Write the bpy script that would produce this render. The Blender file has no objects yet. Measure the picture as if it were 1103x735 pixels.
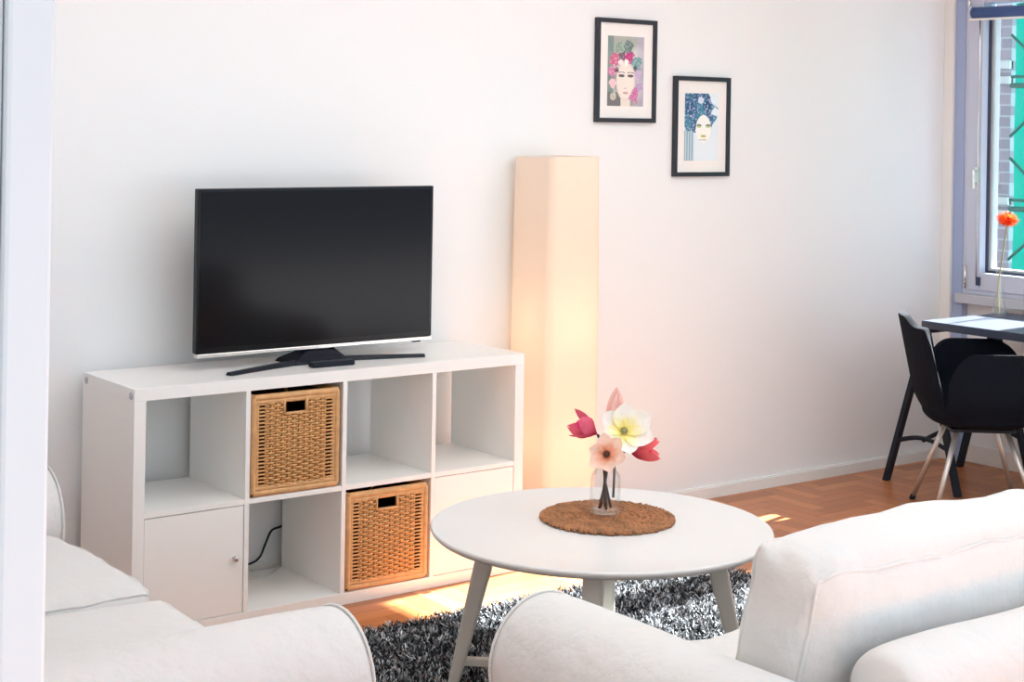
import bpy, math, random
from math import sin, cos, pi, radians, sqrt, exp
from mathutils import Vector, Matrix, noise, Quaternion

random.seed(7)
COL = bpy.context.scene.collection

# ------------------------------------------------------------------ materials
def new_mat(name):
    m = bpy.data.materials.new(name); m.use_nodes = True
    nt = m.node_tree; nt.nodes.clear()
    out = nt.nodes.new('ShaderNodeOutputMaterial')
    return m, nt, out

def pbr(name, col, rough=.5, metal=0., spec=.5, bump=None, var=None, coat=0., sheen=0., attr=None, sss=None):
    """bump=(scale, strength, distance)  var=(scale, amount)"""
    m, nt, out = new_mat(name)
    b = nt.nodes.new('ShaderNodeBsdfPrincipled'); nt.links.new(b.outputs[0], out.inputs[0])
    b.inputs['Base Color'].default_value = (*col, 1)
    b.inputs['Roughness'].default_value = rough
    b.inputs['Metallic'].default_value = metal
    b.inputs['Specular IOR Level'].default_value = spec
    b.inputs['Coat Weight'].default_value = coat
    b.inputs['Sheen Weight'].default_value = sheen
    tc = nt.nodes.new('ShaderNodeTexCoord')
    src = None
    if attr:
        a = nt.nodes.new('ShaderNodeAttribute'); a.attribute_name = attr
        src = a.outputs['Color']
    if var:
        n = nt.nodes.new('ShaderNodeTexNoise'); n.inputs['Scale'].default_value = var[0]; n.inputs['Detail'].default_value = 5
        nt.links.new(tc.outputs['Object'], n.inputs['Vector'])
        mr = nt.nodes.new('ShaderNodeMapRange'); mr.inputs[3].default_value = 1 - var[1]; mr.inputs[4].default_value = 1 + var[1]
        nt.links.new(n.outputs[0], mr.inputs[0])
        mx = nt.nodes.new('ShaderNodeVectorMath'); mx.operation = 'SCALE'
        if src: nt.links.new(src, mx.inputs[0])
        else: mx.inputs[0].default_value = col
        nt.links.new(mr.outputs[0], mx.inputs['Scale'])
        src = mx.outputs[0]
    if src: nt.links.new(src, b.inputs['Base Color'])
    if bump:
        n = nt.nodes.new('ShaderNodeTexNoise'); n.inputs['Scale'].default_value = bump[0]; n.inputs['Detail'].default_value = 6
        nt.links.new(tc.outputs['Object'], n.inputs['Vector'])
        bp = nt.nodes.new('ShaderNodeBump'); bp.inputs['Strength'].default_value = bump[1]; bp.inputs['Distance'].default_value = bump[2]
        nt.links.new(n.outputs[0], bp.inputs['Height']); nt.links.new(bp.outputs[0], b.inputs['Normal'])
    return m

def thin_glass(name, tint=(1, 1, 1), refl=.06, edge=.5):
    m, nt, out = new_mat(name)
    t = nt.nodes.new('ShaderNodeBsdfTransparent'); t.inputs[0].default_value = (*tint, 1)
    g = nt.nodes.new('ShaderNodeBsdfGlossy'); g.inputs['Roughness'].default_value = .02
    lw = nt.nodes.new('ShaderNodeLayerWeight'); lw.inputs[0].default_value = .25
    mr = nt.nodes.new('ShaderNodeMapRange'); mr.inputs[3].default_value = refl; mr.inputs[4].default_value = edge
    pw = nt.nodes.new('ShaderNodeMath'); pw.operation = 'POWER'; pw.inputs[1].default_value = 1.6
    nt.links.new(lw.outputs['Facing'], pw.inputs[0]); nt.links.new(pw.outputs[0], mr.inputs[0])
    mx = nt.nodes.new('ShaderNodeMixShader')
    nt.links.new(mr.outputs[0], mx.inputs[0]); nt.links.new(t.outputs[0], mx.inputs[1]); nt.links.new(g.outputs[0], mx.inputs[2])
    nt.links.new(mx.outputs[0], out.inputs[0])
    return m

def translucent(name, col, f=.5, emit=0., ecol=None, attr=None):
    m, nt, out = new_mat(name)
    d = nt.nodes.new('ShaderNodeBsdfDiffuse'); d.inputs[0].default_value = (*col, 1)
    t = nt.nodes.new('ShaderNodeBsdfTranslucent'); t.inputs[0].default_value = (*col, 1)
    if attr:
        a = nt.nodes.new('ShaderNodeAttribute'); a.attribute_name = attr
        nt.links.new(a.outputs['Color'], d.inputs[0]); nt.links.new(a.outputs['Color'], t.inputs[0])
    mx = nt.nodes.new('ShaderNodeMixShader'); mx.inputs[0].default_value = f
    nt.links.new(d.outputs[0], mx.inputs[1]); nt.links.new(t.outputs[0], mx.inputs[2])
    last = mx.outputs[0]
    if emit:
        e = nt.nodes.new('ShaderNodeEmission'); e.inputs[0].default_value = (*(ecol or col), 1); e.inputs[1].default_value = emit
        ad = nt.nodes.new('ShaderNodeAddShader'); nt.links.new(last, ad.inputs[0]); nt.links.new(e.outputs[0], ad.inputs[1]); last = ad.outputs[0]
    nt.links.new(last, out.inputs[0])
    return m

def parquet_mat():
    m, nt, out = new_mat('parquet')
    b = nt.nodes.new('ShaderNodeBsdfPrincipled'); nt.links.new(b.outputs[0], out.inputs[0])
    a = nt.nodes.new('ShaderNodeAttribute'); a.attribute_name = 'tone'
    uv = nt.nodes.new('ShaderNodeUVMap'); uv.uv_map = 'grain'
    mp = nt.nodes.new('ShaderNodeMapping'); mp.inputs['Scale'].default_value = (3, 60, 1)
    nt.links.new(uv.outputs[0], mp.inputs[0])
    n = nt.nodes.new('ShaderNodeTexNoise'); n.inputs['Scale'].default_value = 1.; n.inputs['Detail'].default_value = 4
    nt.links.new(mp.outputs[0], n.inputs['Vector'])
    mr = nt.nodes.new('ShaderNodeMapRange'); mr.inputs[3].default_value = .78; mr.inputs[4].default_value = 1.2
    nt.links.new(n.outputs[0], mr.inputs[0])
    v = nt.nodes.new('ShaderNodeVectorMath'); v.operation = 'SCALE'
    nt.links.new(a.outputs['Color'], v.inputs[0]); nt.links.new(mr.outputs[0], v.inputs['Scale'])
    nt.links.new(v.outputs[0], b.inputs['Base Color'])
    b.inputs['Roughness'].default_value = .3
    b.inputs['Specular IOR Level'].default_value = .35
    return m

def brick_mat():
    m, nt, out = new_mat('grey_purple_brick')
    b = nt.nodes.new('ShaderNodeBsdfPrincipled'); nt.links.new(b.outputs[0], out.inputs[0])
    tc = nt.nodes.new('ShaderNodeTexCoord'); sp = nt.nodes.new('ShaderNodeSeparateXYZ'); cb = nt.nodes.new('ShaderNodeCombineXYZ')
    nt.links.new(tc.outputs['Object'], sp.inputs[0]); nt.links.new(sp.outputs[1], cb.inputs[0]); nt.links.new(sp.outputs[2], cb.inputs[1])
    br = nt.nodes.new('ShaderNodeTexBrick'); br.inputs['Scale'].default_value = 1.
    br.inputs['Brick Width'].default_value = .21; br.inputs['Row Height'].default_value = .09; br.inputs['Mortar Size'].default_value = .008
    br.inputs['Color1'].default_value = (.27, .21, .27, 1); br.inputs['Color2'].default_value = (.20, .165, .215, 1); br.inputs['Mortar'].default_value = (.33, .31, .37, 1)
    nt.links.new(cb.outputs[0], br.inputs['Vector']); nt.links.new(br.outputs[0], b.inputs['Base Color'])
    b.inputs['Roughness'].default_value = .9
    return m

M = dict(
    wall=pbr('white_wall_paint', (.83, .86, .875), .7, bump=(90, .08, .004)),
    ceil=pbr('ceiling_paint', (.86, .88, .90), .8),
    trim=pbr('painted_trim', (.82, .82, .80), .45),
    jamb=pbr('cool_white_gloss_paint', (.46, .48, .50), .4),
    bluelit=pbr('wall_strip_blue_light', (.34, .42, .62), .35),  # blue of the window light put into the strip's colour
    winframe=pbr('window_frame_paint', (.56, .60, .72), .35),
    sill=pbr('window_sill_paint', (.50, .52, .58), .5),
    gasket=pbr('gasket', (.03, .05, .10), .5),
    steel=pbr('brushed_steel', (.62, .60, .58), .3, 1.),
    chrome=pbr('satin_chrome', (.80, .78, .74), .22, 1.),
    legmetal=pbr('chair_leg_steel', (.62, .60, .58), .38, .75),
    shelf=pbr('shelf_white_lacquer', (.88, .88, .855), .32),
    black=pbr('black_plastic', (.006, .009, .018), .4, spec=.25),
    rubber=pbr('grey_rubber_button', (.09, .10, .12), .6),
    bezel=pbr('gloss_black_bezel', (.005, .005, .006), .15, spec=.2),
    screen=pbr('tv_screen_glass', (.006, .005, .006), .12, spec=.13),
    rattan=pbr('rattan', (.66, .36, .14), .5, var=(110, .5), bump=(300, .3, .002)),
    rattan2=pbr('rattan_wrap', (.66, .37, .16), .5, var=(40, .3), bump=(260, .5, .002)),
    gap_shade=pbr('basket_inner_shadow_rattan', (.03, .012, .005), .9),  # near black, shade in the woven gaps put into the colour
    sofa=pbr('white_cotton_slipcover', (.67, .665, .65), .9, bump=(14, .35, .03), sheen=.15),
    table=pbr('table_offwhite_lacquer', (.70, .695, .68), .35),
    tleg=pbr('table_leg_offwhite', (.66, .64, .58), .4),
    mat=pbr('water_hyacinth', (.35, .15, .058), .7, var=(28, .85), bump=(240, .5, .003)),
    stem=pbr('dark_brown_twig', (.06, .035, .03), .7, var=(80, .4)),
    gstem=pbr('pale_green_brown_stem', (.30, .27, .12), .6),
    petal=translucent('petal', (1, 1, 1), .3, attr='tint'),
    orange=translucent('gerbera_petal', (1., .09, .02), .35, attr='tint'),
    stamen=pbr('stamen', (.10, .035, .02), .8),
    deskblack=pbr('desk_black_foil', (.045, .055, .085), .38),
    blackmetal=pbr('black_powder_coat', (.012, .017, .028), .45, spec=.25),
    shell=pbr('navy_black_wool_felt', (.006, .008, .014), .95, spec=.12, bump=(220, .5, .003), sheen=.0),
    frame=pbr('black_wood_frame', (.012, .016, .026), .35),
    passe=pbr('white_mount_board', (.88, .87, .85), .8),
    print=pbr('art_print', (1, 1, 1), .6, attr='ink'),
    pile=pbr('rug_pile', (1, 1, 1), .85, attr='ink', spec=.2),
    rugback=pbr('rug_backing', (.03, .032, .036), .9),
    parquet=parquet_mat(), joint=pbr('parquet_joint', (.12, .045, .02), .6),
    brick=brick_mat(), band=pbr('white_stone_band', (.42, .43, .46), .7),
    net=translucent('green_debris_netting', (.0, .17, .135), .13),
    pole=pbr('scaffold_tube_behind_net', (.0, .11, .085), .6),
    paving=pbr('street_paving', (.35, .35, .36), .9),
    blind=pbr('blue_blind_fabric', (.05, .10, .28), .5),
    white_cord=pbr('white_cord', (.62, .62, .60), .4),
    glass=thin_glass('clear_glass', (.993, .997, .996), .03, .7),
    pglass=thin_glass('picture_glass', (1, 1, 1), .004, .06),
    pane=thin_glass('window_glass', (.96, .99, 1.), .035, .35),
    water=thin_glass('water', (.93, .97, .98), .03, .3),
    shade=translucent('rice_paper_shade', (.88, .75, .64), .3, emit=.10, ecol=(1., .78, .58)),
    bulb=None,
)
m_, nt_, out_ = new_mat('warm_bulb'); e_ = nt_.nodes.new('ShaderNodeEmission'); e_.inputs[0].default_value = (1, .72, .42, 1); e_.inputs[1].default_value = 3
nt_.links.new(e_.outputs[0], out_.inputs[0]); M['bulb'] = m_

# ------------------------------------------------------------------ mesh helpers
class MB:
    def __init__(s): s.v = []; s.f = []; s.mi = []; s.sm = []; s.col = None
    def add(s, vs, fs, mi=0, smooth=False):
        o = len(s.v); s.v += [tuple(v) for v in vs]
        for f in fs: s.f.append(tuple(i + o for i in f)); s.mi.append(mi); s.sm.append(smooth)
        return o
    def box(s, x0, x1, y0, y1, z0, z1, mi=0):
        s.add([(x0,y0,z0),(x1,y0,z0),(x1,y1,z0),(x0,y1,z0),(x0,y0,z1),(x1,y0,z1),(x1,y1,z1),(x0,y1,z1)],
              [(0,3,2,1),(4,5,6,7),(0,1,5,4),(1,2,6,5),(2,3,7,6),(3,0,4,7)], mi)
    def obox(s, c, ax, ay, az, hx, hy, hz, mi=0):
        c = Vector(c); P = []
        for k in (-1, 1):
            for (i, j) in ((-1,-1),(1,-1),(1,1),(-1,1)):
                P.append(c + ax*hx*i + ay*hy*j + az*hz*k)
        s.add(P, [(0,3,2,1),(4,5,6,7),(0,1,5,4),(1,2,6,5),(2,3,7,6),(3,0,4,7)], mi)
    def tube(s, pts, r, n=10, cap=True, mi=0, closed=False, squash=None):
        pts = [Vector(p) for p in pts]; N = len(pts)
        rs = r if isinstance(r, (list, tuple)) else [r]*N
        rings = []; prev = None
        for i, p in enumerate(pts):
            if closed: t = pts[(i+1) % N] - pts[i-1]
            else: t = pts[min(i+1, N-1)] - pts[max(i-1, 0)]
            t.normalize()
            if prev is None:
                a = Vector((0,0,1)) if abs(t.z) < .9 else Vector((1,0,0))
                u = t.cross(a).normalized()
            else:
                u = (prev - t*prev.dot(t)).normalized()
            prev = u; w = t.cross(u)
            rings.append([p + (u*cos(2*pi*k/n) + w*sin(2*pi*k/n)*(squash or 1))*rs[i] for k in range(n)])
        vs = [v for R in rings for v in R]; fs = []
        for i in range(N if closed else N-1):
            j = (i+1) % N
            for k in range(n):
                l = (k+1) % n
                fs.append((i*n+k, i*n+l, j*n+l, j*n+k))
        if cap and not closed:
            fs.append(tuple(range(n-1, -1, -1))); fs.append(tuple((N-1)*n+k for k in range(n)))
        s.add(vs, fs, mi, True)
    def lathe(s, prof, n=40, mi=0, c=(0,0,0)):
        vs = []; fs = []
        for (r, z) in prof:
            for k in range(n): vs.append((c[0]+r*cos(2*pi*k/n), c[1]+r*sin(2*pi*k/n), c[2]+z))
        for i in range(len(prof)-1):
            for k in range(n):
                l = (k+1) % n
                fs.append((i*n+k, i*n+l, (i+1)*n+l, (i+1)*n+k))
        s.add(vs, fs, mi, True)
    def grid(s, fn, nu, nv, mi=0, wrapu=False, smooth=True):
        vs = []; fs = []
        for j in range(nv+1):
            for i in range(nu if wrapu else nu+1): vs.append(fn(i/nu, j/nv))
        w = nu if wrapu else nu+1
        for j in range(nv):
            for i in range(nu):
                a = j*w+i; b = j*w+(i+1) % w
                fs.append((a, b, b+w, a+w))
        return s.add(vs, fs, mi, smooth)
    def build(s, name, mats, parent=None, bevel=0, seg=2, loc=None, colors=None, cname='ink', flat=False):
        me = bpy.data.meshes.new(name); me.from_pydata(s.v, [], s.f)
        if not isinstance(mats, (list, tuple)): mats = [mats]
        for m in mats: me.materials.append(m)
        me.polygons.foreach_set('material_index', s.mi)
        me.polygons.foreach_set('use_smooth', [bool(x) and not flat for x in s.sm])
        if colors is not None:
            ca = me.color_attributes.new(cname, 'FLOAT_COLOR', 'POINT')
            ca.data.foreach_set('color', [c for q in colors for c in (q[0], q[1], q[2], 1.)])
        me.update()
        o = bpy.data.objects.new(name, me); COL.objects.link(o)
        if parent: o.parent = parent
        if loc: o.location = loc
        if bevel:
            b = o.modifiers.new('bevel', 'BEVEL'); b.width = bevel; b.segments = seg; b.limit_method = 'ANGLE'; b.angle_limit = radians(40)
        return o

def thing(name, label, cat, loc=(0,0,0), rz=0, group=None):
    o = bpy.data.objects.new(name, None); COL.objects.link(o); o.empty_display_size = .1
    o.location = loc; o.rotation_euler = (0, 0, rz); o['label'] = label; o['category'] = cat
    if group: o['group'] = group
    return o
def tag(o, label, cat, group=None):
    o['label'] = label; o['category'] = cat
    if group: o['group'] = group
    return o
def struct(o): o['kind'] = 'structure'; return o
def dup(root, loc, rz, label, group=None):
    r = root.copy(); COL.objects.link(r); r.location = loc; r.rotation_euler = (0, 0, rz); r['label'] = label
    if group: r['group'] = group
    for ch in list(root.children):
        c = ch.copy(); COL.objects.link(c); c.parent = r
        for g in list(ch.children):
            d = g.copy(); COL.objects.link(d); d.parent = c
    return r
def sstep(a, b, x):
    t = min(1, max(0, (x-a)/(b-a))); return t*t*(3-2*t)

# ------------------------------------------------------------------ room shell
XL, XR, YB, YN, ZC = -1.95, 4.375, .44, -3.62, 2.62
# floor: herringbone parquet
def make_floor():
    w = .072; L = 4; vs = []; fs = []; mi = []; tones = []; uvs = []
    X0, X1, Y0, Y1 = XL, XR, -5.0, YB
    vs += [(X0,Y0,-.002),(X1,Y0,-.002),(X1,Y1,-.002),(X0,Y1,-.002)]; fs.append((0,1,2,3)); mi.append(1); tones += [(.1,.04,.02)]*4; uvs += [(0,0)]*4
    pal = [(.50,.185,.066),(.56,.215,.080),(.44,.155,.055),(.60,.235,.09),(.40,.145,.053),(.53,.195,.072)]
    g = .0007
    nr = int((Y1-Y0)/w)+10; nc = int((X1-X0)/w)+10
    for t in range(-12, nr+12):
        k0 = int((-t-12)//8)-1
        for k in range(k0, k0+nc//8+6):
            for kind in (0, 1):
                if kind == 0: a0, b0, a1, b1 = t+8*k, t, t+8*k+L, t+1
                else: a0, b0, a1, b1 = t+8*k, t-7, t+8*k+1, t-3
                x0 = X0+a0*w+g; x1 = X0+a1*w-g; y0 = Y0+b0*w+g; y1 = Y0+b1*w-g
                x0c, x1c, y0c, y1c = max(x0,X0), min(x1,X1), max(y0,Y0), min(y1,Y1)
                if x1c-x0c < .004 or y1c-y0c < .004: continue
                n = len(vs); vs += [(x0c,y0c,0),(x1c,y0c,0),(x1c,y1c,0),(x0c,y1c,0)]
                fs.append((n,n+1,n+2,n+3)); mi.append(0)
                q = random.choice(pal); s = random.uniform(.88, 1.12); tones += [(q[0]*s, q[1]*s, q[2]*s)]*4
                ox, oy = random.uniform(0, 50), random.uniform(0, 50)
                if kind == 0: uvs += [(ox,oy),(ox+x1c-x0c,oy),(ox+x1c-x0c,oy+y1c-y0c),(ox,oy+y1c-y0c)]
                else: uvs += [(ox,oy),(ox,oy+x1c-x0c),(ox+y1c-y0c,oy+x1c-x0c),(ox+y1c-y0c,oy)]
    me = bpy.data.meshes.new('floor'); me.from_pydata(vs, [], fs)
    me.materials.append(M['parquet']); me.materials.append(M['joint'])
    me.polygons.foreach_set('material_index', mi)
    ca = me.color_attributes.new('tone', 'FLOAT_COLOR', 'POINT'); ca.data.foreach_set('color', [c for q in tones for c in (*q, 1.)])
    ul = me.uv_layers.new(name='grain'); ul.data.foreach_set('uv', [c for f in fs for i in f for c in uvs[i]])
    o = bpy.data.objects.new('floor', me); COL.objects.link(o); struct(o)
make_floor()

b = MB(); b.box(XL-.12, XR+.15, YB, YB+.15, -.002, ZC); struct(b.build('wall_back', M['wall']))
b = MB(); b.box(XL-.12, XL, YN-.12, YB, -.002, ZC); struct(b.build('wall_left', M['wall']))
b = MB(); b.box(XL-.12, XR+.15, YN-.12, YB+.15, ZC, ZC+.12); struct(b.build('ceiling', M['ceil']))
# window wall: strip of windows, wall below and above and beyond
WY1, WY0, WZ0, WZ1 = .325, -1.26, .80, 2.255
b = MB()
b.box(XR, XR+.15, WY1, YB, -.002, ZC); b.box(XR, XR+.15, YN-.12, WY0, -.002, ZC)
b.box(XR, XR+.15, WY0, WY1, -.002, WZ0-.045); b.box(XR, XR+.15, WY0, WY1, WZ1, ZC)
struct(b.build('wall_right', M['wall']))
# wall strip between corner and window, blue light painted in; then the corner pilaster
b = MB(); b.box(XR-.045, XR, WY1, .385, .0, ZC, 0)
struct(b.build('trim_1', M['bluelit'], bevel=.002))
b = MB(); b.box(XR-.062, XR, .385, YB, .0, ZC); struct(b.build('trim_2', M['trim'], bevel=.004))
# baseboards
b = MB(); b.box(XL, XR-.062, YB-.015, YB, 0, .046); b.box(XL, XR-.062, YB-.009, YB, .046, .052)
struct(b.build('baseboard_back', M['trim'], bevel=.0015))
b = MB(); b.box(XR-.016, XR, YN, WY1, 0, .085); struct(b.build('baseboard_right', M['trim'], bevel=.003))
b = MB(); b.box(XL, XL+.015, YN, YB-.015, 0, .05); struct(b.build('baseboard_left', M['trim'], bevel=.002))
# wall beside the doorway, with the door casing next to the camera
b = MB(); b.box(XL, -1.75, YN, YN+.10, -.002, ZC); b.box(-1.75, -.35, YN, YN+.10, 2.12, ZC); struct(b.build('wall_near', M['wall']))
d1 = bpy.data.objects.new('door_1', None); COL.objects.link(d1); d1.location = (-1.686, YN, 0); struct(d1)
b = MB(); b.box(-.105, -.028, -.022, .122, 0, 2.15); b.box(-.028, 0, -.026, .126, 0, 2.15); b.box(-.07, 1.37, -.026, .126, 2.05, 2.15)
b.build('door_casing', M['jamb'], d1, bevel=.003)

# windows --------------------------------------------------------------
def window(name, y1, y0, hinge=True, tf=.082, tn=.045):
    """y1 = far edge, y0 = near edge"""
    w = bpy.data.objects.new(name, None); COL.objects.link(w); w.location = (XR, y1, WZ0); struct(w)
    W = y1-y0; H = WZ1-WZ0; fx = -.055
    def ring(b, x0, x1, a, t, bt, tt, mi=0, t2=None, af=None, an=None):
        # a: inset, t: bar thickness at sides, bt bottom thickness, tt top thickness
        t2 = t2 or t; af = a if af is None else af; an = a if an is None else an
        b.box(x0, x1, -W+an, -W+an+t2, a, H-a, mi); b.box(x0, x1, -af-t, -af, a, H-a, mi)
        b.box(x0, x1, -W+an+t2, -af-t, a, a+bt, mi); b.box(x0, x1, -W+an+t2, -af-t, H-a-tt, H-a, mi)
    b = MB(); ring(b, fx+.012, .07, 0, .022, .022, .05); b.build('window_frame', M['winframe'], w, bevel=.003)
    b = MB(); ring(b, fx, .045, .0225, tf, .082, .062, 0, tn); s = b.build('sash', M['winframe'], w, bevel=.004)
    b = MB(); gf = .0225+tf; gn = .0225+tn
    ring(b, -.012, .030, .1045, .008, .010, .006, 0, .008, gf, gn); b.build('gasket', M['gasket'], s)
    b = MB(); ring(b, .0, .048, .1145, .014, .012, .004, 0, .010, gf+.008, gn+.008); b.build('outer_casement', M['jamb'], s, bevel=.002)
    b = MB(); b.box(.010, .014, -W+gn+.008, -gf-.008, .1145, H-.1145); b.build('pane', M['pane'], w)
    if hinge:
        b = MB(); b.tube([(fx-.009, -.030, .027), (fx-.009, -.030, .135)], .007, 8); b.tube([(fx-.009, -.030, .055), (fx-.009, -.030, .06)], .009, 8)
        b.build('hinge', M['chrome'], s)
        b = MB(); b.tube([(fx-.009, -.030, 1.33), (fx-.009, -.030, 1.42)], .007, 8); b.build('hinge', M['chrome'], s)
        b = MB(); b.box(fx-.012, fx, -.112, -.092, .045, .085); b.build('drain_cap', M['gasket'], s, bevel=.002)
        b = MB(); b.box(fx-.014, fx, -.098, -.078, .53, .60); b.tube([(fx-.014, -.088, .585), (fx-.035, -.088, .585), (fx-.035, -.088, .50)], .007, 8)
        b.build('handle', M['chrome'], s, bevel=.002)
        b = MB(); b.tube([(fx-.010, -.093, .07), (fx-.010, -.093, 1.30)], .003, 8); b.build('lock_rod', M['chrome'], s)
    return w
window('window_1', WY1, -.385)
window('window_2', -.385, WY0, False, .045, .08)
# ledge under the windows
b = MB(); b.box(XR-.075, XR+.15, WY0, WY1+.02, WZ0-.045, WZ0)
struct(b.build('trim_3', M['sill'], bevel=.003))
# roller blind box along the top of the first sash
rb = thing('roller_blind', 'dark blue rolled-up blind across the top of the window', 'blind', (XR-.066, .29, 2.125))
b = MB(); b.tube([(0, -.02, 0), (0, -.60, 0)], .026, 16); b.build('rolled_fabric', M['blind'], rb)
b = MB(); b.box(-.014, .011, -.02, .0, -.034, .034); b.build('bracket', M['winframe'], rb, bevel=.003)
b = MB(); b.box(-.014, .011, -.62, -.60, -.034, .034); b.build('bracket', M['winframe'], rb, bevel=.003)
b = MB(); b.box(-.03, -.022, -.60, -.02, -.038, -.028); b.build('bottom_bar', M['trim'], rb)

# ------------------------------------------------------------------ outside
eb = thing('brick_building', 'purple-grey brick facade with white stone bands seen through the window', 'building', (9., 3.44, -3))
b = MB(); b.box(0, .3, 0, 6, 0, 6.4); b.build('wall', M['brick'], eb)
for z0, z1 in ((2.085, 2.02), (1.96, 1.90), (.99, .93), (.885, .825)):
    b = MB(); b.box(-.03, .02, -.0, 6, z1+3+.04, z0+3+.04); b.build('stone_band', M['band'], eb)
nb = thing('scaffold_netting', 'bright green debris netting over scaffold outside the window', 'netting', (8.9, 3.33, -3))
b = MB()
b.grid(lambda u, v: (.04*sin(u*60)+.02*noise.noise((u*30, v*12, 0)), -u*11, v*6.3), 160, 40)
b.build('net_sheet', M['net'], nb)
b = MB()
for zz in (.95, 1.92, 2.9):
    b.tube([(-.08, -.02, zz+3), (-.08, -11, zz+3)], .02, 8)
    b.tube([(-.08, -.02, zz+3.07), (-.08, -11, zz+3.07)], .012, 8)
for yy in (-.55, -2.2, -3.9, -5.6, -7.3): b.tube([(-.08, yy, 0), (-.08, yy, 6.3)], .022, 8)
for k in range(-1, 4):
    z = 1.92-.97*k
    b.tube([(-.085, -.02, z+3+.40), (-.085, -1.6, z+3-.95)], .012, 8)
    b.tube([(-.085, -.02, z+3-.40), (-.085, -1.6, z+3+.95)], .012, 8)
b.build('scaffold_tubes', M['pole'], nb)
b = MB(); b.box(XR+.4, 60, -40, 40, -3.2, -3.0); struct(b.build('ground', M['paving']))

# ------------------------------------------------------------------ cube shelf
SW, SH, SD, TB, TI, CW = 1.464, .765, .39, .038, .016, .335
sh = thing('cube_shelf', 'low white cube shelf with eight compartments standing against the back wall', 'shelf', (0, 0, 0))
def bx(name, x0, x1, y0, y1, z0, z1, m, par, bev=.0012):
    b = MB(); b.box(x0, x1, y0, y1, z0, z1); return b.build(name, m, par, bevel=bev)
bx('top_panel', 0, SW, 0, SD, SH-TB, SH, M['shelf'], sh)
bx('bottom_panel', 0, SW, 0, SD, 0, TB, M['shelf'], sh)
bx('side_panel', 0, TB, 0, SD, TB, SH-TB, M['shelf'], sh)
bx('side_panel', SW-TB, SW, 0, SD, TB, SH-TB, M['shelf'], sh)
cells = [TB+i*(CW+TI) for i in range(4)]
zlo, zhi = TB, TB+CW+.0085+TI
ZM0 = .373
for i in range(3):
    x = cells[i]+CW; bx('divider', x, x+TI, .001, SD, TB, SH-TB, M['shelf'], sh, .0008)
for i in range(4):
    bx('shelf_board', cells[i], cells[i]+CW, .002, SD, ZM0, ZM0+TI, M['shelf'], sh, .0008)
for ci in (0, 3):
    x0 = cells[ci]+.002; x1 = cells[ci]+CW-.002
    d = bx('door', x0, x1, .003, .021, TB+.002, ZM0-.0025, M['shelf'], sh, .0008)
    b = MB(); b.box(x0, x1+.001, .022, .03, TB+.001, ZM0-.001); b.build('hinge_strip', M['gasket'], d)
    kx = x1-.032; kz = .213
    b = MB(); b.tube([(kx, .003, kz), (kx, -.008, kz), (kx, -.010, kz), (kx, -.017, kz), (kx, -.021, kz)], [.004, .004, .0085, .0095, .005], 16)
    b.build('knob', M['steel'], d)
for (yy, zz) in ((.022, SH-.022), (SD-.03, SH-.022)):
    b = MB(); b.tube([(0, yy, zz), (-.003, yy, zz), (-.004, yy, zz)], [.011, .011, .008], 20); b.build('screw_cap', M['sill'], sh)

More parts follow.
